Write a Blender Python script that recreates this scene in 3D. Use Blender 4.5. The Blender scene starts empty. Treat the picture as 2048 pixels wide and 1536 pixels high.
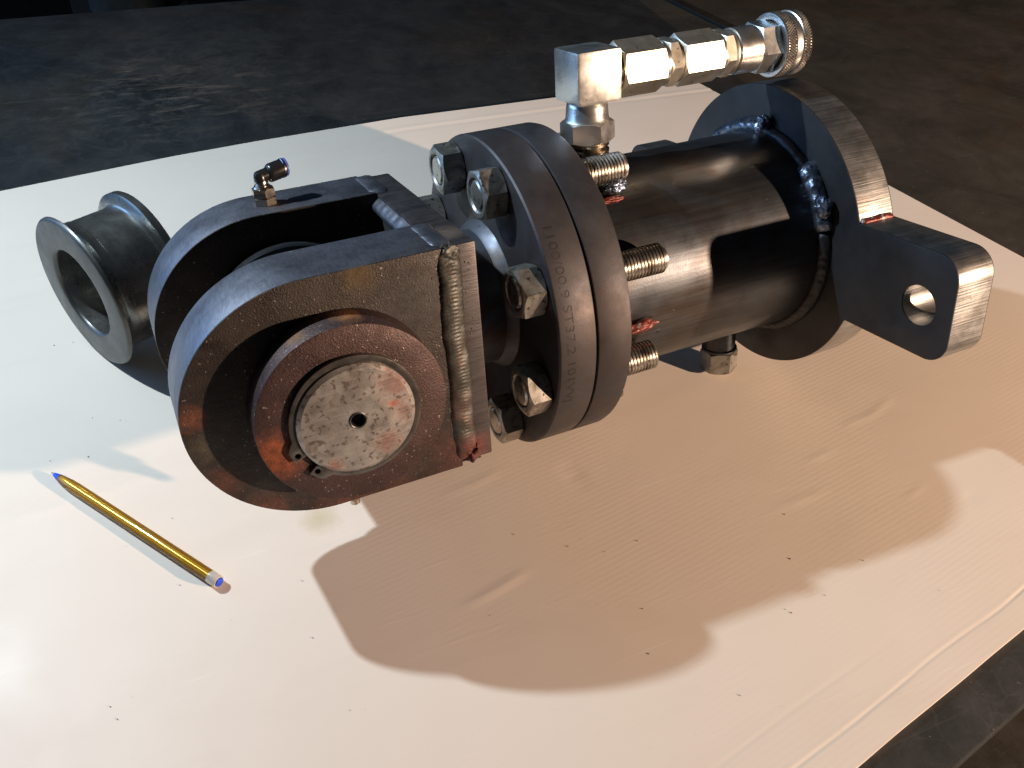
import bpy, bmesh, math, random
from mathutils import Vector, Matrix, noise
R_ = math.radians
random.seed(7)
SC = 0.001                                   # everything below is measured in millimetres
scene = bpy.context.scene
COL = scene.collection

# ------------------------------------------------------------------ camera
CAM = Vector((-88.07, -453.59, 488.28))
RIGHT = Vector((0.90136, -0.42514, 0.08254)); UP = Vector((0.23311, 0.63691, 0.73485)); FWD = Vector((0.36498, 0.64312, -0.67319))
FPX = 1779.0
cam_d = bpy.data.cameras.new('camera'); cam = bpy.data.objects.new('camera', cam_d); COL.objects.link(cam)
cam_d.sensor_width = 36.0; cam_d.lens = FPX / 2048 * 36.0; cam_d.clip_start = 0.01; cam_d.clip_end = 50
cam.matrix_world = Matrix(((RIGHT.x, UP.x, -FWD.x, CAM.x * SC), (RIGHT.y, UP.y, -FWD.y, CAM.y * SC), (RIGHT.z, UP.z, -FWD.z, CAM.z * SC), (0, 0, 0, 1)))
scene.camera = cam
def px(u, v, z=0.0):
    """photo pixel -> point of the horizontal plane at height z (mm)"""
    d = RIGHT * ((u - 1024) / FPX) - UP * ((v - 768) / FPX) + FWD
    return CAM + d * ((z - CAM.z) / d.z)

# ------------------------------------------------------------------ light
scene.view_settings.view_transform = 'Standard'; scene.view_settings.look = 'None'
scene.view_settings.exposure = 0.0; scene.view_settings.gamma = 1.0; scene.view_settings.use_curve_mapping = False
w = bpy.data.worlds.new('World'); scene.world = w; w.use_nodes = True
w.node_tree.nodes['Background'].inputs[0].default_value = (0.55, 0.7, 1.0, 1); w.node_tree.nodes['Background'].inputs[1].default_value = 0.014
def lamp(name, toward, dist, size, watts, col, target=(150, -50, 60), shape='DISK', size_y=None):
    l = bpy.data.lights.new(name, 'AREA'); l.shape = shape; l.size = size; l.energy = watts; l.color = col
    if size_y: l.size_y = size_y
    o = bpy.data.objects.new(name, l); COL.objects.link(o)
    d = Vector(toward).normalized(); o.location = Vector(target) * SC + d * dist
    o.rotation_euler = d.to_track_quat('Z', 'Y').to_euler(); return o
lamp('skylight_lamp', (-600, 453, 693), 1.022, 0.026, 9.5, (0.75, 0.89, 1.0))
lamp('doorway_lamp', (0.97, -1.0, 0.37), 2.4, 0.05, 100, (1.0, 0.70, 0.50))
lamp('window_lamp', (-0.92, 0.66, 0.28), 2.2, 1.7, 15, (0.26, 0.53, 1.0), shape='RECTANGLE', size_y=0.8)

# ------------------------------------------------------------------ materials
def new_mat(name):
    m = bpy.data.materials.new(name); m.use_nodes = True
    return m, m.node_tree, m.node_tree.nodes['Principled BSDF']
class G:
    """small node-graph helper"""
    def __init__(s, nt): s.nt = nt; s.co = None
    def n(s, t, **k):
        x = s.nt.nodes.new(t)
        for a, b in k.items(): setattr(x, a, b)
        return x
    def link(s, a, b): s.nt.links.new(a, b)
    def coord(s, scale=(1, 1, 1), rot=(0, 0, 0), loc=(0, 0, 0)):
        if s.co is None: s.co = s.n('ShaderNodeTexCoord')
        mp = s.n('ShaderNodeMapping'); s.link(s.co.outputs['Object'], mp.inputs[0])
        mp.inputs['Scale'].default_value = scale; mp.inputs['Rotation'].default_value = rot; mp.inputs['Location'].default_value = loc
        return mp.outputs[0]
    def noise(s, scale, detail=6, rough=.6, dist=0, vec=None):
        x = s.n('ShaderNodeTexNoise'); x.inputs['Scale'].default_value = scale; x.inputs['Detail'].default_value = detail
        x.inputs['Roughness'].default_value = rough; x.inputs['Distortion'].default_value = dist
        s.link(vec if vec is not None else s.coord(), x.inputs['Vector']); return x.outputs[0]
    def ramp(s, f, a, b, va=0., vb=1.):
        x = s.n('ShaderNodeMapRange'); x.clamp = True
        for i, v in enumerate((a, b, va, vb)): x.inputs[i + 1].default_value = v
        s.link(f, x.inputs[0]); return x.outputs[0]
    def mix(s, f, a, b):
        x = s.n('ShaderNodeMix', data_type='RGBA')
        for sock, v in ((x.inputs[0], f), (x.inputs[6], a), (x.inputs[7], b)):
            if hasattr(v, 'links'): s.link(v, sock)
            elif isinstance(v, (int, float)): sock.default_value = v
            else: sock.default_value = (*v, 1)
        return x.outputs[2]
    def math(s, op, a, b=0.):
        x = s.n('ShaderNodeMath', operation=op)
        for sock, v in ((x.inputs[0], a), (x.inputs[1], b)):
            if hasattr(v, 'links'): s.link(v, sock)
            else: sock.default_value = v
        return x.outputs[0]
    def blob(s, p, r0, r1, wob=0.0, wscale=150):
        """1 inside radius r0 (mm) round p (mm), 0 outside r1, ragged edge"""
        if s.co is None: s.co = s.n('ShaderNodeTexCoord')
        v = s.n('ShaderNodeVectorMath', operation='DISTANCE'); s.link(s.co.outputs['Object'], v.inputs[0]); v.inputs[1].default_value = [c * SC for c in p]
        d = v.outputs['Value']
        if wob: d = s.math('ADD', d, s.math('MULTIPLY', s.math('SUBTRACT', s.noise(wscale, 8, .65), .5), wob * SC))
        return s.ramp(d, r0 * SC, r1 * SC, 1., 0.)
    def bump(s, hgt, strength, dist, normal=None):
        b = s.n('ShaderNodeBump'); b.inputs['Strength'].default_value = strength; b.inputs['Distance'].default_value = dist
        s.link(hgt, b.inputs['Height'])
        if normal is not None: s.link(normal, b.inputs['Normal'])
        return b.outputs[0]
def setp(p, g, **k):
    for a, v in k.items():
        sock = p.inputs[{'col': 'Base Color', 'rough': 'Roughness', 'metal': 'Metallic', 'nor': 'Normal', 'spec': 'Specular IOR Level'}[a]]
        if hasattr(v, 'links'): g.link(v, sock)
        elif isinstance(v, (int, float)): sock.default_value = v
        else: sock.default_value = (*v, 1)

def steel(name, c1, c2, scale=22, rough=(.38, .6), metal=.75, grain=(900, .25, .0002), patches=(), speck=None, lines=None, big=None, lightspeck=None):
    """mill-scale / machined steel: two mottled tones, grain relief, patches of rust or paint with their own outline"""
    m, nt, p = new_mat(name); g = G(nt)
    f = g.ramp(g.noise(scale, 8, .65, .4), .34, .66)
    col = g.mix(f, c1, c2)
    rg = g.ramp(g.noise(scale * 2.3, 6, .6), .3, .7, rough[0], rough[1])
    if big:                                       # wide stain tone
        col = g.mix(g.ramp(g.noise(big[1], 5, .6, 1.2), .5, .68, 0, big[2]), col, big[0])
    if speck:                                     # dark pits
        s = g.ramp(g.noise(speck[1], 4, .5), speck[2], speck[2] + .05); col = g.mix(g.math('MULTIPLY', s, speck[3]), col, speck[0])
    if lightspeck:
        s = g.ramp(g.noise(lightspeck[1], 3, .5), lightspeck[2], lightspeck[2] + .05); col = g.mix(s, col, lightspeck[0])
    met = metal
    for (pc, pos, r0, r1, wob, amt) in patches:
        b = g.math('MULTIPLY', g.blob(pos, r0, r1, wob), amt)
        pcn = g.mix(g.ramp(g.noise(220, 8, .7), .35, .65), pc, [c * .35 for c in pc])
        col = g.mix(b, col, pcn); rg = g.math('ADD', rg, g.math('MULTIPLY', b, .25))
        mm = g.math('MULTIPLY', g.math('SUBTRACT', 1., b), metal if met is metal else met) if met is metal else g.math('MULTIPLY', met, g.math('SUBTRACT', 1., b)); met = mm
    h = g.noise(grain[0], 4, .6); nor = g.bump(h, grain[1], grain[2])
    if lines:                                     # saw or turning marks: stretched noise
        lv = g.coord(scale=lines[0]); hl = g.noise(1.0, 3, .6, 0, lv); nor = g.bump(hl, lines[1], .0003, nor)
        col = g.mix(g.ramp(hl, .35, .7, 0, lines[2]), col, [min(1, c * 1.9 + .02) for c in c2])
    setp(p, g, col=col, rough=rg, metal=met, nor=nor)
    return m

RUST = (.30, .085, .03); REDP = (.26, .03, .018)
c0 = (0, -8.05, 4.18)
def CC(x, s_, h):
    """clevis coordinates (along, across, up) to the machine's own axes"""
    a = R_(-14.55); return (x, c0[1] + s_ * math.cos(a) - h * math.sin(a), c0[2] + s_ * math.sin(a) + h * math.cos(a))
M = {}
M['cheek'] = steel('cheek_steel', (.014, .0105, .009), (.040, .031, .027), 34, (.38, .62), .4, (900, .75, .0005),
    patches=[((.16, .05, .025), CC(-66, -80, -36), 2, 16, 30, .55), ((.15, .04, .02), CC(-45, -80, -64), 3, 18, 34, .7), ((.13, .035, .018), CC(0, -80, -78), 4, 26, 40, .75), ((.10, .022, .014), CC(74, -80, -62), 4, 26, 34, .65), ((.10, .025, .016), CC(34, -80, -74), 3, 20, 30, .6), ((.13, .085, .03), CC(30, -78, 70), 3, 13, 12, .8), (RUST, CC(-72, -80, 10), 2, 10, 14, .6), ((.055, .052, .053), CC(60, -80, 45), 8, 30, 36, .7), ((.10, .09, .06), CC(-70, -80, -10), 3, 12, 12, .5)],
    lightspeck=((.26, .24, .22), 520, .675), big=((.020, .016, .014), 26, .75), lines=((60, 900, 60), .25, .15))
M['rim'] = steel('sawn_edge_steel', (.112, .116, .138), (.165, .17, .20), 26, (.42, .58), .9, (1200, .3, .0002), lines=((700, 60, 700), .35, .25), lightspeck=((.2, .2, .2), 500, .74))
M['plate'] = steel('clevis_plate_steel', (.036, .032, .034), (.062, .056, .058), 30, (.40, .6), .6, (1200, .35, .0003), lines=((60, 60, 900), .5, .45),
    patches=[((.13, .08, .035), CC(90, -55, 74), 5, 15, 14, .8), (REDP, CC(90, -77, -66), 4, 16, 14, .6)])
M['collar'] = steel('collar_steel', (.040, .023, .022), (.072, .043, .040), 46, (.36, .6), .5, (900, .85, .0005),
    patches=[((.30, .075, .024), CC(-36, -102, -14), 8, 20, 20, .9), ((.34, .15, .04), CC(-12, -92, 51), 1, 9, 12, .75), ((.36, .15, .04), CC(18, -90, 55), 2, 12, 12, .8)], lightspeck=((.30, .26, .25), 560, .665))
M['flange'] = steel('flange_steel', (.048, .046, .050), (.076, .072, .077), 24, (.44, .62), .62, (900, .35, .0002), lightspeck=((.3, .3, .29), 420, .76), big=((.075, .052, .042), 14, .5))
M['barrel'] = steel('barrel_steel', (.043, .047, .053), (.078, .086, .096), 14, (.30, .46), .78, (700, .2, .0002), lines=((18, 420, 420), .14, .22), big=((.055, .036, .024), 12, .8), speck=((.015, .012, .01), 90, .70, .6), lightspeck=((.40, .38, .36), 230, .745))
M['neck'] = steel('neck_steel', (.09, .10, .125), (.15, .165, .20), 30, (.42, .56), .75, (700, .2, .0002), big=((.09, .06, .03), 22, .7), speck=((.02, .02, .02), 300, .68, .8))
M['mount'] = steel('mount_plate_steel', (.024, .027, .032), (.042, .046, .053), 22, (.40, .56), .5, (900, .25, .0002), lightspeck=((.3, .3, .3), 380, .77))
M['mount_rim'] = steel('mount_rim_steel', (.165, .165, .16), (.32, .322, .315), 24, (.30, .48), .9, (900, .25, .0002), lines=((16, 700, 700), .5, .5), speck=((.12, .06, .04), 240, .66, .6), big=((.14, .09, .06), 18, .6))
M['nut'] = steel('zinc_nut', (.27, .26, .235), (.46, .45, .41), 60, (.30, .5), .85, (900, .4, .0002), speck=((.03, .028, .026), 330, .62, .85), big=((.11, .075, .045), 60, .8))
M['stud'] = steel('stud_thread_steel', (.40, .385, .35), (.62, .60, .56), 60, (.22, .4), .95, (900, .2, .0002), big=((.12, .07, .03), 90, .7), speck=((.02, .02, .02), 260, .64, .8))
M['zinc'] = steel('zinc_plate', (.62, .59, .50), (.74, .72, .64), 40, (.34, .46), .92, (1000, .15, .0001), speck=((.07, .05, .03), 300, .665, .8), big=((.50, .38, .20), 50, .5))
M['zincb'] = steel('bright_zinc', (.70, .70, .67), (.80, .80, .78), 40, (.24, .38), .95, (1000, .15, .0001), speck=((.10, .09, .07), 420, .70, .5))
M['nickel'] = steel('nickel_brass', (.50, .43, .34), (.60, .53, .43), 80, (.16, .26), 1.0, (900, .1, .0001))
M['pinface'] = steel('pin_end_steel', (.27, .26, .25), (.43, .42, .405), 50, (.34, .5), .75, (900, .4, .0002), speck=((.13, .10, .085), 300, .57, .85), lines=((40, 500, 900), .15, .10), big=((.20, .16, .135), 70, .7),
    patches=[((.22, .10, .08), CC(34, -109, 16), 5, 14, 22, .85), ((.22, .10, .08), CC(38, -109, -4), 2, 10, 16, .8), ((.22, .10, .08), CC(27, -109, -20), 4, 10, 16, .8), ((.22, .10, .08), CC(-6, -109, -27), 2, 7, 8, .8), ((.40, .09, .04), CC(32, -109, 3), 1, 4, 5, .9)])
M['clip'] = steel('circlip_steel', (.10, .095, .09), (.19, .18, .17), 60, (.25, .4), .85, (900, .2, .0001))
M['weld'] = steel('weld_metal', (.050, .052, .048), (.115, .118, .11), 60, (.42, .60), .75, (420, .6, .0006), patches=[((.16, .03, .02), CC(86, -80, -64), 5, 16, 18, .8), ((.12, .04, .03), CC(80, -80, -30), 2, 14, 22, .5)], big=((.09, .06, .045), 60, .7))
M['weldblue'] = steel('heat_blued_weld', (.10, .13, .20), (.26, .32, .42), 90, (.24, .42), .9, (450, .7, .0006), speck=((.03, .03, .04), 260, .6, .7))
M['wred'] = steel('red_marked_weld', (.13, .016, .012), (.18, .04, .03), 110, (.35, .55), .3, (450, .6, .0005), speck=((.42, .40, .38), 160, .56, .9))
M['bush'] = steel('bushing_steel', (.20, .20, .19), (.34, .34, .325), 26, (.22, .36), .92, (700, .15, .0001), big=((.10, .075, .045), 16, .8), lines=((500, 20, 20), .08, .12))
M['bushface'] = steel('bushing_face_steel', (.075, .078, .077), (.125, .128, .125), 30, (.34, .5), .8, (800, .25, .0002), big=((.13, .13, .125), 24, .6))
M['dark'] = steel('dark_recess', (.012, .011, .010), (.02, .018, .016), 40, (.5, .7), .3)

def plain(name, col, rough, metal=0., bump=None):
    m, nt, p = new_mat(name); g = G(nt)
    c = g.mix(g.ramp(g.noise(60, 5, .6), .35, .65), [x * .85 for x in col], [min(1, x * 1.12) for x in col])
    setp(p, g, col=c, rough=rough, metal=metal)
    if bump: setp(p, g, nor=g.bump(g.noise(bump[0], 4), bump[1], .0002))
    return m
M['blackplastic'] = plain('black_nylon', (.014, .014, .015), .25)
M['blueplastic'] = plain('blue_release_ring', (.10, .12, .42), .3)
M['steelring'] = plain('polished_ring', (.55, .54, .52), .22, 1.)
M['penblue'] = plain('pen_blue_plastic', (.012, .06, .62), .3)
M['pensilver'] = plain('pen_refill_tube', (.86, .84, .78), .25, .5)
M['pentip'] = plain('pen_brass_tip', (.55, .5, .42), .25, 1.)
M['penclear'] = plain('pen_collar', (.62, .58, .52), .2, .3)
M['rubber'] = plain('o_ring', (.02, .02, .02), .4)
M['letters'] = plain('stamp_shade', (.034, .033, .036), .6, .6)  # dark tone paints the shading of the stamped dents
M['specks'] = plain('metal_filings', (.03, .026, .022), .5, .4)

def amber():
    m = bpy.data.materials.new('amber_plastic'); m.use_nodes = True; nt = m.node_tree; nt.nodes.clear(); g = G(nt)
    out = g.n('ShaderNodeOutputMaterial'); tr = g.n('ShaderNodeBsdfTransparent'); tr.inputs[0].default_value = (1.0, .80, .36, 1)
    gl = g.n('ShaderNodeBsdfGlossy'); gl.inputs['Roughness'].default_value = .08
    df = g.n('ShaderNodeBsdfDiffuse'); df.inputs[0].default_value = (1.0, .47, .03, 1)
    fr = g.n('ShaderNodeFresnel'); fr.inputs[0].default_value = 1.5
    m1 = g.n('ShaderNodeMixShader'); m1.inputs[0].default_value = .20; g.link(tr.outputs[0], m1.inputs[1]); g.link(df.outputs[0], m1.inputs[2])
    m2 = g.n('ShaderNodeMixShader'); g.link(fr.outputs[0], m2.inputs[0]); g.link(m1.outputs[0], m2.inputs[1]); g.link(gl.outputs[0], m2.inputs[2])
    g.link(m2.outputs[0], out.inputs[0]); return m
M['amber'] = amber()

def sheet_mat():
    m, nt, p = new_mat('cream_corrugated_plastic'); g = G(nt)
    base = g.mix(g.ramp(g.noise(5, 4, .5), .35, .65), (.775, .68, .58), (.79, .70, .60))
    st = px(640, 1036); st2 = px(150, 1330)
    base = g.mix(g.math('MULTIPLY', g.blob((st.x, st.y, 0), 3, 16, 14, 90), .55), base, (.50, .42, .20))
    sm = g.ramp(g.noise(160, 5, .6), .70, .76, 0, .25); base = g.mix(sm, base, (.55, .47, .38))
    smear = g.ramp(g.noise(1., 6, .65, .8, g.coord(scale=(5, 14, 5), rot=(0, 0, R_(20)))), .50, .72, 0, .22); base = g.mix(smear, base, (.64, .55, .45))
    scr = g.ramp(g.noise(1., 3, .5, .3, g.coord(scale=(6, 420, 40), rot=(0, 0, R_(-9)))), .665, .70, 0, .5); base = g.mix(g.math('MULTIPLY', scr, g.ramp(g.noise(11, 3, .5), .5, .62)), base, (.88, .84, .78))
    # flutes of the board: fine parallel ridges along its long side
    wv = g.n('ShaderNodeTexWave', wave_type='BANDS', bands_direction='Y'); g.link(g.coord(rot=(0, 0, R_(-8))), wv.inputs[0])
    wv.inputs['Scale'].default_value = 78; wv.inputs['Distortion'].default_value = 1.2; wv.inputs['Detail'].default_value = 2; wv.inputs['Detail Scale'].default_value = .6
    amt = g.ramp(g.noise(7, 3, .5), .40, .66, .08, 1.)
    fl = g.math('MULTIPLY', wv.outputs['Fac'], amt)
    n1 = g.bump(fl, .15, .00018)
    n2 = g.bump(g.noise(16, 5, .55, .6), .05, .0012, n1)
    # scuffs: long faint scratches
    sc = g.noise(1., 4, .6, .5, g.coord(scale=(10, 260, 40), rot=(0, 0, R_(-12)))); n3 = g.bump(g.ramp(sc, .62, .70), .16, .0002, n2)
    rg = g.ramp(g.noise(12, 5, .6), .3, .7, .42, .58)
    setp(p, g, col=base, rough=rg, nor=n3, spec=.42)
    return m
M['sheet'] = sheet_mat()

def table_mat(name, c1, c2, rustamt):
    m, nt, p = new_mat(name); g = G(nt)
    col = g.mix(g.ramp(g.noise(9, 9, .68, 1.0), .36, .66), c1, c2)
    col = g.mix(g.ramp(g.noise(3.2, 6, .6, .8), .53, .68, 0, rustamt), col, (.075, .045, .022))
    vv = g.n('ShaderNodeTexVoronoi', feature='DISTANCE_TO_EDGE'); vv.inputs['Scale'].default_value = 42
    wp = g.n('ShaderNodeVectorMath', operation='ADD'); nn = g.n('ShaderNodeTexNoise'); nn.inputs['Scale'].default_value = 14; nn.inputs['Detail'].default_value = 5
    g.link(g.coord(), nn.inputs['Vector']); sc = g.n('ShaderNodeVectorMath', operation='SCALE'); g.link(nn.outputs['Color'], sc.inputs[0]); sc.inputs['Scale'].default_value = .09
    g.link(g.coord(), wp.inputs[0]); g.link(sc.outputs[0], wp.inputs[1]); g.link(wp.outputs[0], vv.inputs['Vector'])
    scr = g.math('MULTIPLY', g.ramp(vv.outputs['Distance'], 0., .05, 1., 0.), g.ramp(g.noise(7, 6, .7), .45, .66))
    col = g.mix(g.math('MULTIPLY', scr, .16), col, (.13, .125, .12))
    s2 = g.ramp(g.noise(1., 5, .7, .6, g.coord(scale=(9, 130, 20), rot=(0, 0, R_(14)))), .60, .72, 0, .45); col = g.mix(s2, col, (.10, .10, .10))
    s3 = g.ramp(g.noise(240, 3, .5), .735, .76); col = g.mix(s3, col, (.18, .16, .13))
    wm = px(330, 190, -5)
    col = g.mix(g.math('MULTIPLY', g.blob((wm.x, wm.y, -5), 10, 260, 220, 9), g.ramp(g.noise(30, 8, .75, 1.5), .47, .62, 0, .55)), col, (.10, .098, .09))
    b = g.math('MULTIPLY', g.blob((wm.x, wm.y, -5), 15, 130, 150, 12), g.ramp(g.noise(1., 7, .75, .9, g.coord(scale=(16, 70, 20), rot=(0, 0, R_(25)))), .52, .66)); col = g.mix(g.math('MULTIPLY', b, .8), col, (.26, .20, .15))
    rg = g.ramp(g.noise(26, 7, .65), .3, .7, .36, .58)
    setp(p, g, col=col, rough=rg, metal=.3, nor=g.bump(g.noise(220, 6, .6), .25, .0003))
    return m
M['table'] = table_mat('dark_table_steel', (.021, .024, .026), (.044, .048, .049), .5)
M['table2'] = table_mat('brown_table_steel', (.042, .038, .030), (.075, .066, .052), .7)
M['floor'] = table_mat('workshop_floor', (.024, .022, .018), (.04, .036, .03), .4)

# ------------------------------------------------------------------ mesh helpers
class MB:
    def __init__(s, frame=None): s.v = []; s.f = []; s.T = frame or Matrix.Identity(4)
    def add(s, pts, faces, T=None):
        T = T or s.T; o = len(s.v)
        s.v += [T @ Vector(p) for p in pts]; s.f += [[i + o for i in f] for f in faces]; return s
    def lathe(s, prof, seg=96, T=None, rmod=None, a0=0., a1=2 * math.pi):
        """profile [(x, r)] turned about local x"""
        full = abs(a1 - a0 - 2 * math.pi) < 1e-6; n = seg if full else seg + 1
        P = []; F = []
        for i, (x, r) in enumerate(prof):
            for j in range(n):
                a = a0 + (a1 - a0) * j / seg; rr = r + (rmod(i, j, x) if rmod else 0)
                P.append((x, rr * math.cos(a), rr * math.sin(a)))
        for i in range(len(prof) - 1):
            for j in range(seg):
                k = (j + 1) % n; F.append([i * n + j, i * n + k, (i + 1) * n + k, (i + 1) * n + j])
        return s.add(P, F, T)
    def nut(s, af, x0, x1, bore=0., T=None, ch0=True, ch1=True, per=6, sub=8, cham=.94, face_in=None):
        """hex body along local x with turned-down corners at its ends"""
        n = per * sub; ri = af / 2; P = []; F = []
        def rad(j): 
            t = (j % sub) / sub * (2 * math.pi / per) - math.pi / per
            return ri / math.cos(t)
        rings = []
        rc = ri * cham + (0 if ch0 or ch1 else 0)
        def ring(fn): rings.append([fn(j) for j in range(n)])
        tn = math.tan(R_(28))
        if bore: ring(lambda j: (x0 + 1.2, bore)); ring(lambda j: (x0, bore + 1.2))
        else: ring(lambda j: (x0, .01))
        if ch0: ring(lambda j: (x0, rc)); ring(lambda j: (x0 + (rad(j) - rc) * tn, rad(j)))
        else: ring(lambda j: (x0, rad(j)))
        if ch1: ring(lambda j: (x1 - (rad(j) - rc) * tn, rad(j))); ring(lambda j: (x1, rc))
        else: ring(lambda j: (x1, rad(j)))
        if bore: ring(lambda j: (x1, bore + 1.2)); ring(lambda j: (x1 - 1.2, bore)); rings.append(rings[0])
        else: ring(lambda j: (x1, .01))
        for rg in rings:
            for j, (x, r) in enumerate(rg):
                a = 2 * math.pi * (j / n) - math.pi / per; P.append((x, r * math.cos(a), r * math.sin(a)))
        for i in range(len(rings) - 1):
            for j in range(n): k = (j + 1) % n; F.append([i * n + j, i * n + k, (i + 1) * n + k, (i + 1) * n + j])
        return s.add(P, F, T)
    def build(s, name, mat, parent=None, smooth=32, bevel=0., doubles=True, mats=None):
        bm = bmesh.new()
        vs = [bm.verts.new(v * SC) for v in s.v]
        for f in s.f:
            if len(set(f)) >= 3:
                try: bm.faces.new([vs[i] for i in dict.fromkeys(f)])
                except ValueError: pass
        if doubles: bmesh.ops.remove_doubles(bm, verts=bm.verts, dist=.00003)
        bmesh.ops.recalc_face_normals(bm, faces=bm.faces)
        if bevel:
            ed = [e for e in bm.edges if len(e.link_faces) == 2 and e.calc_face_angle(0) > R_(50)]
            bmesh.ops.bevel(bm, geom=ed, offset=bevel * SC, segments=2, profile=.6, affect='EDGES')
        return finish(bm, name, mat, parent, smooth, mats)
def finish(bm, name, mat, parent=None, smooth=32, mats=None):
    me = bpy.data.meshes.new(name); bm.to_mesh(me); bm.free()
    me.materials.append(mat)
    for m in (mats or []): me.materials.append(m)
    for p in me.polygons: p.use_smooth = True
    me.set_sharp_from_angle(angle=R_(smooth))
    o = bpy.data.objects.new(name, me); COL.objects.link(o)
    if parent is not None: o.parent = parent
    return o
def extrude(name, outline, holes, a0, a1, T, mat, parent, bevel=1., smooth=32, rim=None):
    """flat plate: outline [(p, q)] with holes, thickness from a0 to a1 along the local normal. T maps (p, n, q)"""
    bm = bmesh.new(); loops = [outline] + list(holes); ends = []
    for a in (a0, a1):
        es = []
        for lp in loops:
            vs = [bm.verts.new((T @ Vector((p, a, q))) * SC) for p, q in lp]
            es += [bm.edges.new((vs[i], vs[(i + 1) % len(vs)])) for i in range(len(vs))]
            ends.append(vs)
        bmesh.ops.triangle_fill(bm, use_beauty=True, use_dissolve=False, edges=es)
    for f in bm.faces: f.material_index = 0
    k = len(loops)
    for i in range(k):
        A, B = ends[i], ends[i + k]
        for j in range(len(A)):
            f = bm.faces.new((A[j], A[(j + 1) % len(A)], B[(j + 1) % len(A)], B[j]))
            f.material_index = 1 if rim else 0
    bmesh.ops.recalc_face_normals(bm, faces=bm.faces)
    if bevel:
        ed = [e for e in bm.edges if len(e.link_faces) == 2 and e.calc_face_angle(0) > R_(60)]
        bmesh.ops.bevel(bm, geom=ed, offset=bevel * SC, segments=2, profile=.6, affect='EDGES')
    return finish(bm, name, mat, parent, smooth, [rim] if rim else None)
def bead(name, path, nrm, width, height, mat, parent, seed=0, ripple=2.6, step=.7, chev=.55, rough=.10):
    """weld bead: half-round strip along a path (mm), rippled like a row of overlapping crescents"""
    L = [0.]
    for a, b in zip(path[:-1], path[1:]): L.append(L[-1] + (Vector(b) - Vector(a)).length)
    tot = L[-1]; ns = max(4, int(tot / step)); K = 12
    def at(s, arr):
        for i in range(len(L) - 1):
            if s <= L[i + 1] or i == len(L) - 2:
                t = (s - L[i]) / max(1e-6, L[i + 1] - L[i]); return Vector(arr[i]).lerp(Vector(arr[i + 1]), min(1, max(0, t)))
    mb = MB(); P = []; F = []
    for i in range(ns + 1):
        s = tot * i / ns; c = at(s, path); n = at(s, nrm).normalized()
        t = (at(min(tot, s + 1), path) - at(max(0, s - 1), path)).normalized(); b = t.cross(n).normalized()
        end = min(1, math.sqrt(max(0, min(s, tot - s) / (width * .5))) + .12)
        wv = 1 + .13 * noise.noise(Vector((s * .09, seed, 0))) + .05 * noise.noise(Vector((s * .5, seed, 3)))
        for k in range(K + 1):
            u = -1 + 2 * k / K
            ph = s / ripple + chev * (1 - u * u) * 2 + .3 * noise.noise(Vector((s * .2, u, seed)))
            rp = abs((ph % 1) - .5) * 2
            hh = height * end * math.sqrt(max(0, 1 - u * u)) * (1 + rough * (1 - rp) + .25 * noise.noise(Vector((s * .13, u * .8, seed + 5)))) - (.5 if abs(u) == 1 else 0)
            P.append(c + b * (u * width / 2 * wv * (.55 + .45 * end)) + n * hh)
    for i in range(ns):
        for k in range(K): F.append([i * (K + 1) + k, i * (K + 1) + k + 1, (i + 1) * (K + 1) + k + 1, (i + 1) * (K + 1) + k])
    mb.add(P, F); return mb.build(name, mat, parent, smooth=50)
def lump(name, pos, size, mat, parent, seed=0, rough=.3):
    """irregular weld tack"""
    bm = bmesh.new(); bmesh.ops.create_icosphere(bm, subdivisions=4, radius=1)
    for v in bm.verts:
        d = 1 + rough * noise.noise(v.co * 1.6 + Vector((seed, 0, 0))) + rough * .5 * noise.noise(v.co * 4 + Vector((0, seed, 0)))
        v.co = Vector([(pos[i] + v.co[i] * d * size[i]) * SC for i in range(3)])
    return finish(bm, name, mat, parent, 60)
def empty(name, loc=(0, 0, 0)):
    o = bpy.data.objects.new(name, None); COL.objects.link(o); o.location = Vector(loc) * SC; o.empty_display_size = .02; return o
def tag(o, label, cat, group=None, kind=None):
    if label: o['label'] = label
    if cat: o['category'] = cat
    if group: o['group'] = group
    if kind: o['kind'] = kind
    return o
def frame(o, ex, ey, ez):
    ex, ey, ez = Vector(ex), Vector(ey), Vector(ez)
    return Matrix(((ex.x, ey.x, ez.x, o[0]), (ex.y, ey.y, ez.y, o[1]), (ex.z, ey.z, ez.z, o[2]), (0, 0, 0, 1)))
def circle(r, n=48, c=(0, 0)): return [(c[0] + r * math.cos(2 * math.pi * i / n), c[1] + r * math.sin(2 * math.pi * i / n)) for i in range(n)]

# ------------------------------------------------------------------ the setting: floor, steel tables, sheet
TZ = -5.0
def quad(name, pts, mat, depth):
    mb = MB(); n = len(pts)
    P = [(p[0], p[1], p[2]) for p in pts] + [(p[0], p[1], p[2] - depth) for p in pts]
    mb.add(P, [list(range(n)), list(range(2 * n - 1, n - 1, -1))] + [[i, (i + 1) % n, n + (i + 1) % n, n + i] for i in range(n)])
    return mb.build(name, mat, smooth=20, bevel=2.2)
fl = quad('floor', [(-4000, -3000, -860), (4000, -3000, -860), (4000, 4000, -860), (-4000, 4000, -860)], M['floor'], 20)
tag(fl, None, None, kind='structure')
e1 = px(2048, 1414, TZ); e2 = px(1913, 1536, TZ); sl = (e1.y - e2.y) / (e1.x - e2.x)
yn = lambda x: e2.y + sl * (x - e2.x)
XS = 700
tb = quad('steel_table', [(-900, yn(-900), TZ), (XS, yn(XS), TZ), (XS + 70, 905, TZ), (-900, 893, TZ)], M['table'], 14)
tag(tb, 'dark scratched steel table top under the cream sheet and the machine', 'table')
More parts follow.
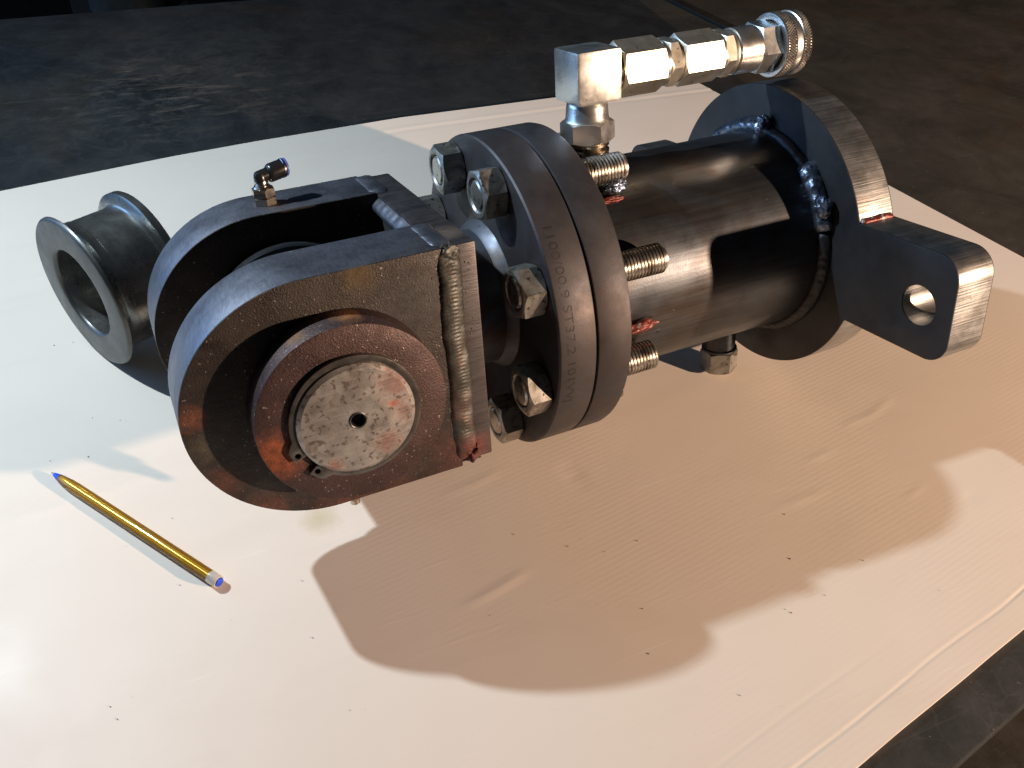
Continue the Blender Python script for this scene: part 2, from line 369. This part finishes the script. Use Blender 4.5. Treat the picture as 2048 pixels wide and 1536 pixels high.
tb2 = quad('side_table', [(XS + 1.5, yn(XS), TZ - .6), (2600, yn(2600), TZ - .6), (2600, 1900, TZ - .6), (XS + 142, 1900, TZ - .6), (XS + 71.5, 905, TZ - .6)], M['table2'], 14)
tag(tb2, 'brownish bare steel table top beyond the short edge of the cream sheet', 'table')
b0 = px(1318, -12, TZ); b1 = px(1470, 62, TZ)
dv = (b1 - b0).normalized(); nv = Vector((-dv.y, dv.x, 0)) * 9
bar = MB(); P = [b0 - nv, b0 + nv, b1 + nv, b1 - nv]; P = [p + Vector((0, 0, -.4)) for p in P] + [p + Vector((0, 0, 4)) for p in P]
bar.add([tuple(p) for p in P], [[3, 2, 1, 0], [4, 5, 6, 7]] + [[i, (i + 1) % 4, 4 + (i + 1) % 4, 4 + i] for i in range(4)])
tag(bar.build('flat_bar', M['dark'], bevel=.6), 'narrow black flat bar lying on the table behind the zinc coupling', 'bar')
cn = px(236, 6, -60); can = MB(); cx, cy = cn.x + 25, cn.y + 90
can.lathe([(0, .01), (0, 62), (3, 64), (90, 64), (92, 61), (92, .01)], 48, frame((cx, cy, -100), (0, 0, 1), (1, 0, 0), (0, 1, 0)))
tag(can.build('steel_canister', M['table'], bevel=0), 'dark round canister beyond the far edge of the table', 'canister')
shf = MB(); shf.lathe([(0, .01), (0, 30), (760, 30), (760, .01)], 24, frame((cx, cy, -859), (0, 0, 1), (1, 0, 0), (0, 1, 0)))
shf.add([(cx - 90, cy - 70, -116), (cx + 90, cy - 70, -116), (cx + 90, cy + 90, -116), (cx - 90, cy + 90, -116), (cx - 90, cy - 70, -100), (cx + 90, cy - 70, -100), (cx + 90, cy + 90, -100), (cx - 90, cy + 90, -100)],
        [[3, 2, 1, 0], [4, 5, 6, 7]] + [[i, (i + 1) % 4, 4 + (i + 1) % 4, 4 + i] for i in range(4)])
tag(shf.build('pedestal', M['dark'], bevel=0), 'dark pedestal carrying the round canister beyond the table', 'stand')

# sheet: ruled surface between its two long edges, with creases, dents and ripples pressed into it
FE = [px(*p) for p in ((0, 381), (344, 312), (516, 281), (800, 234), (1100, 195), (1392, 161))]
def yfar(x):
    if x <= FE[0].x: return FE[0].y + (x - FE[0].x) * .14
    for a, b in zip(FE[:-1], FE[1:]):
        if x <= b.x: t = (x - a.x) / (b.x - a.x); return a.y + (b.y - a.y) * t
    return FE[-1].y + (x - FE[-1].x) * -.02
N1 = px(2048, 1256); N2 = px(1710, 1536); sN = (N1.y - N2.y) / (N1.x - N2.x)
ynear = lambda x: N2.y + sN * (x - N2.x) + .8 * noise.noise(Vector((x * .02, 0, 0)))
RA = px(1392, 161); RB = px(2048, 522); sR = (RB.x - RA.x) / (RB.y - RA.y)
xright = lambda y: RA.x + sR * (y - RA.y)
def seg_d(p, a, b):
    ab = b - a; t = max(0, min(1, (p - a).dot(ab) / ab.length_squared)); return (p - a - ab * t).length, t
RID = []                                          # (point, point, height, half width)
def ridge(pts, h, wd):
    q = [Vector((px(*p).x, px(*p).y)) for p in pts]
    for a, b in zip(q[:-1], q[1:]): RID.append((a, b, h, wd))
ridge([(940, 1205), (975, 1188), (1010, 1168), (1045, 1145)], .5, 3.2)
ridge([(0, 1046), (130, 1009), (321, 945)], .45, 3.5)
ridge([(900, 985), (960, 962), (990, 945)], .35, 3.)
ridge([(1700, 845), (1745, 828), (1775, 800)], .4, 3.)
ridge([(640, 1085), (700, 1070), (730, 1058)], -.4, 3.)
ridge([(0, 415), (205, 379)], .5, 4.); ridge([(205, 379), (520, 325), (700, 297)], .35, 4.)
ridge([(0, 488), (72, 466)], .5, 4.); ridge([(0, 522), (66, 506)], .5, 4.)
ridge([(0, 560), (95, 540)], .4, 4.); ridge([(325, 417), (506, 382)], .35, 4.)
ridge([(1620, 918), (1655, 905)], .4, 2.5); ridge([(1820, 990), (1845, 972)], .3, 2.5); ridge([(650, 1235), (690, 1222)], .35, 2.5)
ridge([(1130, 935), (1145, 950)], -.9, 4.); ridge([(1150, 952), (1165, 972)], -.6, 3.); ridge([(1940, 990), (1958, 998)], -.7, 3.)
ridge([(1560, 1010), (1600, 1000), (1640, 985)], .3, 3.)
def dz(x, y):
    z = .3 * noise.noise(Vector((x * .004, y * .005, 1))) + .05 * noise.noise(Vector((x * .02, y * .03, 4)))
    d = y - ynear(x)                              # main crease along the near edge: the outer strip hangs a little
    c = 19 + 2.2 * noise.noise(Vector((x * .014, 7, 0)))
    z += -.42 * math.exp(-((d - c) / .85) ** 2) * (.55 + .9 * abs(noise.noise(Vector((x * .03, 2, 0))))) + .05 * math.exp(-((d - c - 2.2) / 1.4) ** 2)
    if d < c: z += .004 * (c - d)
    c2 = 44 + 3 * noise.noise(Vector((x * .012, 9, 0))); fa = max(0, min(1, (330 - x) / 90)) * max(0, min(1, (x - 60) / 100)) 
    z += fa * (-.16 * math.exp(-((d - c2) / .9) ** 2))
    e = yfar(x) - y
    z += .5 * math.exp(-((e - 26) / 2.4) ** 2) - .4 * math.exp(-((e - 31) / 2.4) ** 2)
    p = Vector((x, y))
    for a, b, h, wd in RID:
        if min(a.x, b.x) - 14 < x < max(a.x, b.x) + 14 and min(a.y, b.y) - 14 < y < max(a.y, b.y) + 14:
            q, t = seg_d(p, a, b); z += .5 * h * math.exp(-(q / wd) ** 2)
    return z
bm = bmesh.new(); NX, NY = 200, 380; top = []
for i in range(NX + 1):
    row = []
    for j in range(NY + 1):
        v = (j / NY) ** 1.6
        xr = xright(-320 + 800 * v); x = -620 + (xr + 620) * (i / NX)
        y = ynear(x) + (yfar(x) - ynear(x)) * v
        row.append(bm.verts.new((x * SC, y * SC, (dz(x, y) - .55) * SC)))
    top.append(row)
for i in range(NX):
    for j in range(NY): bm.faces.new((top[i][j], top[i + 1][j], top[i + 1][j + 1], top[i][j + 1]))
rim = [top[i][0] for i in range(NX + 1)] + [top[NX][j] for j in range(1, NY + 1)] + [top[i][NY] for i in range(NX - 1, -1, -1)] + [top[0][j] for j in range(NY - 1, 0, -1)]
low = [bm.verts.new((v.co.x, v.co.y, (TZ + .05) * SC)) for v in rim]
for i in range(len(rim)): k = (i + 1) % len(rim); bm.faces.new((rim[k], rim[i], low[i], low[k]))
bmesh.ops.recalc_face_normals(bm, faces=bm.faces)
tag(finish(bm, 'plastic_sheet', M['sheet'], None, 40), 'cream corrugated plastic sheet with a creased edge spread on the steel table', 'sheet')

# filings scattered on the sheet
mb = MB()
for (u, v, r) in [(1136, 1092, 1.3), (1275, 1081, 1.), (1028, 1068, .9), (1210, 1103, .8), (1285, 1217, 1.2), (1298, 1307, 1.), (1570, 1028, 1.1), (1581, 1117, 1.4), (1726, 1120, 1.3), (1570, 1218, 1.), (1583, 1225, 1.3), (177, 913, 1.8), (100, 921, 1.), (221, 1413, 1.4), (235, 1438, 1.), (626, 1275, 1.2), (605, 1161, .9), (108, 690, 1.2), (146, 684, .9), (185, 835, 1.), (345, 1036, .9), (1880, 1180, .8), (1650, 1190, .8), (980, 1230, .8), (700, 1420, .8), (1480, 1390, .9), (240, 840, .9), (360, 1170, 1.)] + [(random.uniform(20, 2000), random.uniform(800, 1500), random.uniform(.15, .35)) for _ in range(70)]:
    p = px(u, v); a = random.uniform(0, 3.1); r *= .5
    mb.add([(p.x + r * math.cos(a), p.y + r * math.sin(a), .1 + dz(p.x, p.y) - .55), (p.x - .5 * r * math.sin(a), p.y + .5 * r * math.cos(a), .1 + dz(p.x, p.y) - .55), (p.x - r * math.cos(a), p.y - r * math.sin(a), .1 + dz(p.x, p.y) - .55), (p.x + .5 * r * math.sin(a), p.y - .5 * r * math.cos(a), .1 + dz(p.x, p.y) - .55), (p.x, p.y, .6 * r + dz(p.x, p.y))],
           [[0, 1, 4], [1, 2, 4], [2, 3, 4], [3, 0, 4], [3, 2, 1, 0]])
tag(mb.build('metal_filings', M['specks'], smooth=10, doubles=False), 'tiny dark metal filings scattered over the cream sheet', 'filings', kind='stuff')

# ------------------------------------------------------------------ the machine (built in its own axis frame: x along the barrel)
TP = R_(1.9707)
root = empty('cylinder_assembly')
Rm = Matrix.Rotation(-TP, 4, 'Y'); o200 = Vector((200, 0, 0))
root.matrix_world = Matrix.Translation((o200 + Vector((0, 0, 111.9)) - Rm @ o200) * SC) @ Rm
tag(root, 'dark steel clevis cylinder with bolted flange, eared rear plate and zinc coupling', 'cylinder')
def rolled(deg, o): a = R_(deg); return frame(o, (1, 0, 0), (0, math.cos(a), math.sin(a)), (0, -math.sin(a), math.cos(a)))
CL = rolled(-14.55, c0)                            # clevis frame: x, s (away), h (up)
PORT = rolled(-15.0, (0, 0, 0)); EAR = rolled(-16.07, (0, 0, 0))

# clevis
Rc, ex = 74.75, 5.0
def cheek_outline(x1=79.5):
    o = [(x1, Rc)] + [(x, Rc) for x in (60, 40, 20)]
    o += [((Rc + ex) * math.cos(t), Rc * math.sin(t)) for t in [math.pi / 2 + math.pi * i / 72 for i in range(73)]]
    return o + [(x, -Rc) for x in (20, 40, 60)] + [(x1, -Rc)]
for s0, s1 in ((-80.1, -33.3), (39.2, 86.1)):
    ck = extrude('clevis_cheek', cheek_outline(), [], s0, s1, CL, M['cheek'], root, 1.1, 30, M['rim'])
extrude('clevis_plate', [(79.5, -73.7), (101.7, -73.7), (101.7, 73.7), (79.5, 73.7)], [], -76.7, 82.8, CL, M['plate'], root, 1.6, 30)
def cpt(x, s, h): return CL @ Vector((x, s, h))
cn_ = CL.to_3x3()
def cdir(x, s, h): return cn_ @ Vector((x, s, h))
bead('weld_bead', [cpt(83 + .6 * math.sin(i), -78.2, 71 - 141 * i / 14) for i in range(15)], [cdir(.15, -1, 0)] * 15, 16.5, 4.0, M['weld'], root, 3, 2.5, .35, 1.5, .10)
for s0, s1, sd in ((-76, -34, 11), (40, 84, 12)):
    bead('weld_bead', [cpt(82, s0 + (s1 - s0) * i / 6, 73.6) for i in range(7)], [cdir(0, 0, 1)] * 7, 14, 2.2, M['rim'], root, sd, 9., .7, .5, .06)
    bead('weld_bead', [cpt(82, s0 + (s1 - s0) * i / 6, -73.6) for i in range(7)], [cdir(0, 0, -1)] * 7, 12, 2.6, M['weld'], root, sd + 4, 5., .7, .5, .2)
bead('weld_bead', [cpt(78.5, -33 + 72 * i / 10, 69) for i in range(11)], [cdir(-.6, 0, .8)] * 11, 12, 2.2, M['rim'], root, 21, 9., .7, .5, .04)
sp = MB(); random.seed(5)
for i in range(46):
    xx = random.choice((random.uniform(66, 76), random.uniform(91, 97), random.uniform(60, 76))); ss = -80.2 if xx < 79 else -76.8; hh = random.uniform(-70, 68); r = random.uniform(.25, .7)
    c = cpt(xx, ss, hh); a_, b_, n_ = cdir(1, 0, 0), cdir(0, 0, 1), cdir(0, -1, 0)
    P = [c + (a_ * math.cos(t) + b_ * math.sin(t)) * r for t in [k * math.pi / 3 for k in range(6)]] + [c + n_ * r]
    sp.add(P, [[k, (k + 1) % 6, 6] for k in range(6)], Matrix.Identity(4))
sp.build('weld_spatter', M['weld'], root, smooth=60)['kind'] = 'stuff'
lump('weld_bead', cpt(84, -78, 70), (7, 3.5, 6), M['weld'], root, 5, .35)
lump('weld_bead', cpt(87, -79, -67), (5, 4, 7), M['weld'], root, 6, .6)
# pin, collar, circlip, spacers (turned about the pin axis s)
PIN = CL @ frame((10.97, 0, -1.41), (0, -1, 0), (1, 0, 0), (0, 0, 1))      # local x points out of the near cheek
MB(PIN).lathe([(80.3, 34), (80.3, 55.1), (101.6, 55.1), (102.3, 54.8), (102.65, 54.2), (102.65, 35.5), (101.9, 34.6), (96, 34.3)], 128).build('collar', M['collar'], root)
pin = MB(PIN).lathe([(-100, .01), (-100, 32), (-98, 33.9), (103.4, 33.9), (103.4, 32.6), (105.8, 32.6), (105.8, 33.9), (107.2, 33.9), (109.0, 31.6), (109.04, 31.2), (109.04, 4.6), (108.2, 4.0), (96, 3.7), (96, .01)], 128).build('pin', M['pinface'], root, smooth=24)
MB(PIN).lathe([(109.06, 5.0), (109.5, 5.1), (109.7, 4.7), (109.4, 4.1), (108, 3.9), (103, 3.8)], 40).build('tapped_hole_lip', M['rubber'], pin)
for x0, x1, r in ((33.4, 22, 57), (-39.1, -28, 57), (22, -28, 46)):
    MB(PIN).lathe([(x1, 34.2), (x1, r - 1), (x1 + (1 if x0 > x1 else -1), r), (x0, r), (x0, 34.2)], 96).build('spacer', M['barrel'], root)
MB(PIN).lathe([(-85.9, 34), (-85.9, 55.1), (-98, 55.1), (-98, 34)], 72).build('collar', M['collar'], root)
# circlip: open ring with two drilled lugs, gap at lower left
clip = []
ga = math.atan2(-20, -30)
def clip_outline():
    gap = R_(7.5); out = []; inn = []
    n = 90
    for i in range(n + 1):
        t = ga + gap + (2 * math.pi - 2 * gap) * i / n
        k = min(i, n - i) / n
        ro = 37.2 + (4.2 if k < .035 else max(0, 4.2 * (1 - (k - .035) / .02)) if k < .055 else 0) + .9 * math.sin(math.pi * i / n)
        out.append((ro * math.cos(t), ro * math.sin(t))); inn.append((33.2 * math.cos(t), 33.2 * math.sin(t)))
    return out + inn[::-1]
hl = []
for sg in (-1, 1):
    t = ga + sg * R_(12); hl.append(circle(1.75, 16, (38.2 * math.cos(t), 38.2 * math.sin(t))))
CLP = CL @ frame((10.97, 0, -1.41), (1, 0, 0), (0, -1, 0), (0, 0, 1))
extrude('circlip', clip_outline(), hl, 103.0, 105.9, CLP, M['clip'], root, .25, 40)
for sg in (-1, 1):
    t = ga + sg * R_(12)
    MB(PIN @ frame((102.8, 38.2 * math.cos(t), 38.2 * math.sin(t)), (1, 0, 0), (0, 1, 0), (0, 0, 1))).lathe([(0, .01), (.2, 2.0)], 16).build('lug_hole_shade', M['dark'], root)  # dark disc behind the drilled hole, the hole's shade put into its colour
# push-in air fitting on the far cheek, grease fitting below
FIT = CL @ frame((9.5, 61, Rc), (0, 0, 1), (1, 0, 0), (0, 1, 0))         # local x = up
hx = MB(FIT).nut(13.5, -.5, 5.2, 0).nut(13.5, 5.3, 11.2, 0).lathe([(11, 6.2), (12.4, 5.2), (12.4, .01)], 40).build('push_in_fitting', M['nickel'], root)
MB(FIT).lathe([(12.2, 4.4), (13.4, 4.6), (13.4, 3.9), (14.4, 3.9), (14.4, 4.5), (15.6, 4.4)], 40).build('swivel_neck', M['steelring'], hx)
el = MB(FIT).lathe([(15, 4.3), (17.5, 4.3), (19.5, 4.1), (21, 3.4), (21.9, 2.0), (22.1, .01)], 40)
TU = FIT @ frame((18.2, 0, 0), (.14, .97, .2), (1, 0, 0), (0, -.2, .97))
el.lathe([(0, .01), (0, 4.2), (6, 4.2)], 40, TU).lathe([(4.6, .01), (4.8, 3.5), (5.4, 5.2), (6.4, 5.9), (7.5, 6.1), (15.5, 6.1)], 40, TU).build('elbow_body', M['blackplastic'], hx)
MB(TU).lathe([(15.3, 6.15), (15.5, 6.4), (16.6, 6.4), (16.8, 5.9), (16.8, 5.)], 40).build('metal_band', M['steelring'], hx)
MB(TU).lathe([(16.7, 4.9), (17.3, 5.0), (17.5, 5.9), (18.6, 5.9), (18.9, 5.4), (18.9, 3), (12, 3)], 40).build('release_ring', M['blueplastic'], hx)
NIP = CL @ frame((10, -62, -Rc), (0, 0, -1), (1, 0, 0), (0, -1, 0))
MB(NIP).nut(13.5, -.5, 8, 0).lathe([(8, 4.6), (11, 4.2), (12, 3.4), (15, 3.2), (16, .01)], 32).build('grease_fitting', M['nickel'], root)

# neck and its weld
MB().lathe([(100, .01), (100, 47.5), (137, 47.5), (141.3, 47.5)], 96).build('neck', M['neck'], root)
MB().lathe([(133, 46), (135, 49.0), (138, 50.8), (140.2, 52.6), (141.3, 53.2)], 120, rmod=lambda i, j, x: .5 * noise.noise(Vector((j * .35, i, 0)))).build('weld_bead', M['neck'], root)
# flanges (two discs with a narrow joint), stamp text as flat letters, dent shading in their colour
f1 = MB().lathe([(141.1, .01), (141.1, 108.6), (142.2, 109.8), (143, 110), (166.0, 110), (166.9, 109.6), (167.2, 108.6), (167.2, .01)], 200).build('flange', M['flange'], root)
f2 = MB().lathe([(168.5, .01), (168.5, 108.8), (168.9, 109.7), (169.6, 110), (190.5, 110), (192.4, 109.4), (193.4, 108), (193.4, .01)], 200).build('flange', M['flange'], root)
MB().lathe([(166.6, 100), (166.6, 106.6), (168.9, 106.6), (168.9, 100)], 120).build('gasket', M['rubber'], root)
def stamped(txt, a_top, a_bot, x0, hgt):
    cu = bpy.data.curves.new('stamp', 'FONT'); cu.body = txt; cu.size = 1.; cu.resolution_u = 3; cu.offset = -.008
    ob = bpy.data.objects.new('stamp', cu); COL.objects.link(ob)
    me = bpy.data.meshes.new_from_object(ob.evaluated_get(bpy.context.evaluated_depsgraph_get())); bpy.data.objects.remove(ob)
    w_ = max(v.co.x for v in me.vertices); bm = bmesh.new(); bm.from_mesh(me)
    bmesh.ops.subdivide_edges(bm, edges=[e for e in bm.edges if e.calc_length() > .12], cuts=2)
    for v in bm.verts:
        a = R_(a_top + (a_bot - a_top) * v.co.x / w_); x = x0 + v.co.y * hgt / .72
        v.co = Vector((x, 110.12 * math.cos(a), 110.12 * math.sin(a))) * SC
    return finish(bm, 'stamped_lettering', M['letters'], f1, 60)
stamped('1100/00.9 ST37.2 101VVJ', 122.5, 185.5, 146.6, 6.0)
# studs and nuts: eight round the flange
TH = []
x = 193.0
th_prof = []
for i in range(16): th_prof += [(193 + i * 2.45, 8.7), (193 + i * 2.45 + .5, 8.7), (193 + i * 2.45 + 1.15, 10.05), (193 + i * 2.45 + 1.6, 10.05)]
front = [(124.5, .01), (124.5, 8.2), (125.6, 9.6), (141.5, 9.8)]
nut_me = stud_me = None
for k in range(8):
    a = 7.2 + 45 * k; c = (0, 90 * math.cos(R_(a)), 90 * math.sin(R_(a)))
    sp = {2: 98, 4: 92}.get(k, 0)
    Fk = frame(c, (1, 0, 0), (0, math.cos(R_(a)), math.sin(R_(a))), (0, -math.sin(R_(a)), math.cos(R_(a))))
    rot = {1: 36, 2: 24, 3: 40, 4: 12}.get(k, random.uniform(0, 60)); Fr = Fk @ Matrix.Rotation(R_(rot), 4, 'X')
    MB(Fr).nut(30, 124.8, 140.9, 10.4).build('nut', M['nut'], root, smooth=26)
    ln = 0 if k in (2, 3) else -6 if k == 4 else random.uniform(-4, 3)
    pf = [(p[0] + (0 if k not in (1, 2) else .6), p[1]) for p in front] + [(193, 9.8)] + [(q[0], q[1]) for q in th_prof if q[0] < 230 + ln] + [(231 + ln, 8.6), (231.6 + ln, 7.6), (231.6 + ln, .01)]
    MB(Fk).lathe(pf, 40).build('stud', M['stud'], root, smooth=20)
lump('weld_tack', (222, -20, 81), (9, 4.2, 4.2), M['weldblue'], root, 3, .5)
lump('weld_tack', (216, -24, 73.6), (12, 2.2, 1.8), M['wred'], root, 31, .5)
lump('weld_tack', (214, -79, 7), (15, 4.5, 4.2), M['wred'], root, 33, .45)
bead('weld_tack', [(208 + 4 * i, -66, 40.5) for i in range(6)], [(0, -.9, .4)] * 6, 4, 2.5, M['weld'], root, 35, 3.2, .5, .4, .4)

# barrel, rear plate with two ears, weld between them
MB().lathe([(193.2, 40), (193.2, 76.46), (378, 76.46), (378, 40)], 160).build('barrel', M['barrel'], root)
def mount_outline():
    o = []; Rb = 110.07; yt, yb, ye, rr = 31.77, -42.05, 190.8, 17.
    at, ab = math.asin(yt / Rb), math.asin(-yb / Rb)
    def arc(cx, cy, r, a, b, n=10): return [(cx + r * math.cos(a + (b - a) * i / n), cy + r * math.sin(a + (b - a) * i / n)) for i in range(n + 1)]
    o += arc(0, 0, Rb, at, math.pi - at, 70)
    o += arc(-ye + rr, yt - rr, rr, math.pi / 2, math.pi) + arc(-ye + rr, yb + rr, rr, math.pi, 1.5 * math.pi)
    o += arc(0, 0, Rb, math.pi + ab, 2 * math.pi - ab, 70)
    o += arc(ye - rr, yb + rr, rr, -math.pi / 2, 0) + arc(ye - rr, yt - rr, rr, 0, math.pi / 2)
    return o
MT = EAR @ frame((0, 0, 0), (0, 1, 0), (1, 0, 0), (0, 0, 1))
extrude('mounting_plate', mount_outline(), [circle(13.6, 40, (-163.8, -7.5)), circle(13.6, 40, (163.8, -7.5))], 377.2, 408.4, MT, M['mount'], root, 1.0, 30, M['mount_rim'])
def ring_path(a0, a1, r, x, n=60): return [(x, r * math.cos(R_(a0 + (a1 - a0) * i / n)), r * math.sin(R_(a0 + (a1 - a0) * i / n))) for i in range(n + 1)]
def ring_n(a0, a1, n=60): return [(-.7, .7 * math.cos(R_(a0 + (a1 - a0) * i / n)), .7 * math.sin(R_(a0 + (a1 - a0) * i / n))) for i in range(n + 1)]
bead('weld_bead', ring_path(76, 116, 78.5, 374.5), ring_n(76, 116), 8, 2.6, M['mount'], root, 41, 7, .8, .5, .08)
bead('weld_bead', ring_path(30, 78, 80, 373.5), ring_n(30, 78), 13, 5, M['weldblue'], root, 42, 8, .7, .6, .15)
bead('weld_bead', ring_path(113, 150, 80, 373), ring_n(113, 150), 14, 5.5, M['weldblue'], root, 43, 8, .7, .6, .15)
bead('weld_bead', ring_path(150, 390, 78.8, 374.2, 120), ring_n(150, 390, 120), 10, 3.2, M['mount'], root, 44, 6, .9, .5, .10)
lump('weld_bead', (371, -63, 57), (5, 7, 8), M['weldblue'], root, 9, .35)
lump('weld_bead', (372, 18, 83), (4, 6, 5.5), M['weldblue'], root, 10, .35)
ep = lambda y, z, x: tuple(EAR @ Vector((x, y, z)))
bead('weld_bead', [ep(-105.4, 32.2, 379 + 28 * i / 8) for i in range(9)], [EAR.to_3x3() @ Vector((0, -.55, .8))] * 9, 5.5, 2.4, M['wred'], root, 51, 6, .5, .4, .12)
# plug below the barrel, standing on the sheet
PLG = PORT @ frame((347, 0, 0), (0, 0, -1), (1, 0, 0), (0, -1, 0))
pl = MB(PLG).lathe([(70, 13), (98.4, 13), (98.4, 14.5), (100.2, 14.5), (100.2, 12)], 48).build('drain_plug', M['barrel'], root)
MB(PLG).nut(27, 100.2, 119.4, 0).build('hex_head', M['nut'], pl)

# pressure coupling on top: boss, union nut, elbow, adapters, quick coupler
STM = PORT @ frame((222, -4, 0), (0, 0, 1), (1, 0, 0), (0, 1, 0))
bs = MB(STM).nut(26, 70, 88, 0, per=4, ch0=False).build('boss', M['mount'], root)
MB(STM).lathe([(87, 12.5), (88.2, 14.6), (90, 14.8), (91.2, 13), (92, 12), (93.2, 14.8), (94.8, 14.8), (95.6, 13.5), (97, 13)], 48).build('sealing_ring', M['nickel'], bs)
un = MB(STM).nut(32, 95.5, 110, 0).lathe([(109.6, 15.6), (111.5, 14.6), (119, 14.0), (121.5, 13.2), (122.5, 12.2), (122.5, .01)], 56).build('union_nut', M['zincb'], root)
elb = MB(PORT)
EX0, EX1, hw = 206.5, 239.5, 16.5
elb.add([(x_, s_, h_) for x_ in (EX0, EX1) for s_ in (-4 - hw, -4 + hw) for h_ in (122.3, 156)], [[0, 1, 3, 2], [4, 6, 7, 5], [0, 4, 5, 1], [2, 3, 7, 6], [1, 5, 7, 3], [0, 2, 6, 4]])
elb = elb.build('elbow_block', M['zincb'], root, bevel=2.2)
CP = PORT @ frame((0, -4, 139), (1, 0, 0), (0, 1, 0), (0, 0, 1))
def hexr(deg): return CP @ Matrix.Rotation(R_(deg), 4, 'X')
MB(CP).lathe([(238, 13), (240, 15), (241.6, 15.2), (242.4, 14), (244, 14)], 48).build('thread_ring', M['nickel'], elb)
ad = MB(hexr(-9)).nut(32, 242.5, 276, 0).build('hex_adapter', M['zinc'], root)
MB(CP).lathe([(275.6, 14.2), (276.6, 15.4), (278, 15.4), (278.6, 14.4), (280, 14.4)], 48).build('thread_ring', M['zincb'], ad)
MB(hexr(36)).nut(29, 279.4, 288.4, 0).build('hex_collar', M['zinc'], ad)
ad2 = MB(hexr(-9)).nut(30.5, 290.2, 322.5, 0).lathe([(287.8, .01), (288, 14), (290.4, 14.6)], 48, CP).build('hex_adapter', M['zinc'], root)
MB(CP).lathe([(321.8, 13), (322.6, 15), (324, 15), (324.6, 14)], 48).build('thread_ring', M['zincb'], ad2)
MB(hexr(40)).nut(28.5, 324.2, 333, 0).lathe([(332.5, 14.3), (334, 15), (335, 15), (335.4, 13.6), (337, 13.6)], 48, CP).build('hex_collar', M['zinc'], ad2)
qc = MB(CP).lathe([(336, .01), (336, 15.2), (336.6, 15.8), (354.5, 15.8), (355, 15.2)], 64).build('quick_coupler', M['zincb'], root)
MB(hexr(-22)).nut(31.5, 354.6, 376, 0).build('hex_body', M['zincb'], qc)
def knurl(mb, x0, x1, r, n=72, rows=6, h=.75):
    """diamond knurling: staggered four-sided points"""
    dx_ = (x1 - x0) / (rows + 1); P = []; F = []
    pt = lambda x, a, rr: (x, rr * math.cos(a), rr * math.sin(a))
    for i in range(1, rows + 1):
        for j in range(n):
            t = (j + .5 * (i % 2)) * 2 * math.pi / n; q = math.pi / n; o = len(P); x = x0 + dx_ * i
            P += [pt(x - dx_, t, r), pt(x, t + q, r), pt(x + dx_, t, r), pt(x, t - q, r), pt(x, t, r + h)]
            F += [[o, o + 1, o + 4], [o + 1, o + 2, o + 4], [o + 2, o + 3, o + 4], [o + 3, o, o + 4]]
    mb.add(P, F); mb.lathe([(x0, r - .1), (x1, r - .1)], 96); return mb
knurl(knurl(MB(CP), 371.2, 378.9, 21.6, rows=5), 385.2, 391.6, 21.6, rows=4).build('knurled_band', M['nut'], qc, smooth=4, doubles=False)
MB(CP).lathe([(376, 17), (372, 17.2), (370.4, 17.6), (370, 19.6), (370.4, 21.6), (371.2, 22)], 96).lathe([(378.7, 22), (379.3, 21.2), (379.8, 21.0), (384.4, 21.0), (384.9, 21.2), (385.4, 22)], 96).lathe([(391.4, 22), (392.2, 21.4), (392.4, 20), (392.2, 14), (380, 13.4), (380, .01)], 96).build('sleeve', M['zincb'], qc)

# ------------------------------------------------------------------ flanged bushing lying on the sheet
bth = R_(23.8525); BR = 60.45
br = empty('flanged_bushing', (-120.4, 158.06, 0)); br.rotation_euler = (0, 0, bth)
tag(br, 'loose polished steel bushing with rims at both ends, lying on the sheet behind the clevis', 'bushing')
BF = frame((0, 0, BR), (1, 0, 0), (0, 1, 0), (0, 0, 1))
MB(BF).lathe([(.8, 51.2), (2.2, 59.0), (3.0, 60.1), (3.6, 59.6), (8.5, 52.6), (10, 51.8), (16, 51.5), (16.5, 51.1), (48.5, 51.1), (49.6, 52.2), (51.2, 58.2), (52.4, 60.2), (57.6, 60.3), (58.6, 59.6), (58.95, 58.4), (58.95, 36), (58.3, 34.9), (56, 34.6), (3, 34.6)], 160).build('sleeve', M['bush'], br, smooth=28)
MB(BF).lathe([(3, 34.5), (1.2, 35.0), (.35, 36.0), (.15, 37.2), (0, 40), (0, 57.6), (.4, 58.8), (1.5, 59.8), (3.0, 60.2)], 160).build('end_face', M['bushface'], br, smooth=40)

# ------------------------------------------------------------------ ballpoint pen
p0 = px(103, 945, 2.6); p1 = px(438, 1164, 4.2); L = (p1 - p0).length; dx = (p1 - p0).normalized()
pn = empty('ballpoint_pen', (p0.x, p0.y, 0)); sd = Vector((0, 0, 1)).cross(dx).normalized(); pu = dx.cross(sd)
tag(pn, 'amber transparent ballpoint pen with blue tip and blue end plug, lying on the cream sheet', 'pen')
PF = frame((0, 0, p0.z), dx, sd, pu)
MB(PF).lathe([(0, .3), (.3, .55), (1.2, .6), (3.0, 1.1)], 24).build('metal_point', M['pentip'], pn)
MB(PF).lathe([(2.8, 1.1), (3.1, 1.35), (8.5, 2.6), (9.2, 2.6), (9.2, .01)], 32).build('tip_cone', M['penblue'], pn)
MB(PF).lathe([(9.2, 1.9), (9.4, 2.0), (17, 2.0), (18, 1.9), (L - 6, 1.9)], 24).build('refill', M['pensilver'], pn)
MB(PF).lathe([(8.9, 2.7), (12, 3.1), (20, 3.9), (26, 4.1), (L - 7.5, 4.1)], 48).build('barrel', M['amber'], pn)
MB(PF).lathe([(L - 7.4, 3.5), (L - 7.4, 4.15), (L - .4, 4.15), (L, 3.9), (L, 3.3)], 48).build('end_collar', M['penclear'], pn)
MB(PF).lathe([(L - 4, 3.2), (L + .1, 3.3), (L + .8, 3.0), (L + 1.2, 2.0), (L + 1.3, .01)], 40).build('end_plug', M['penblue'], pn)
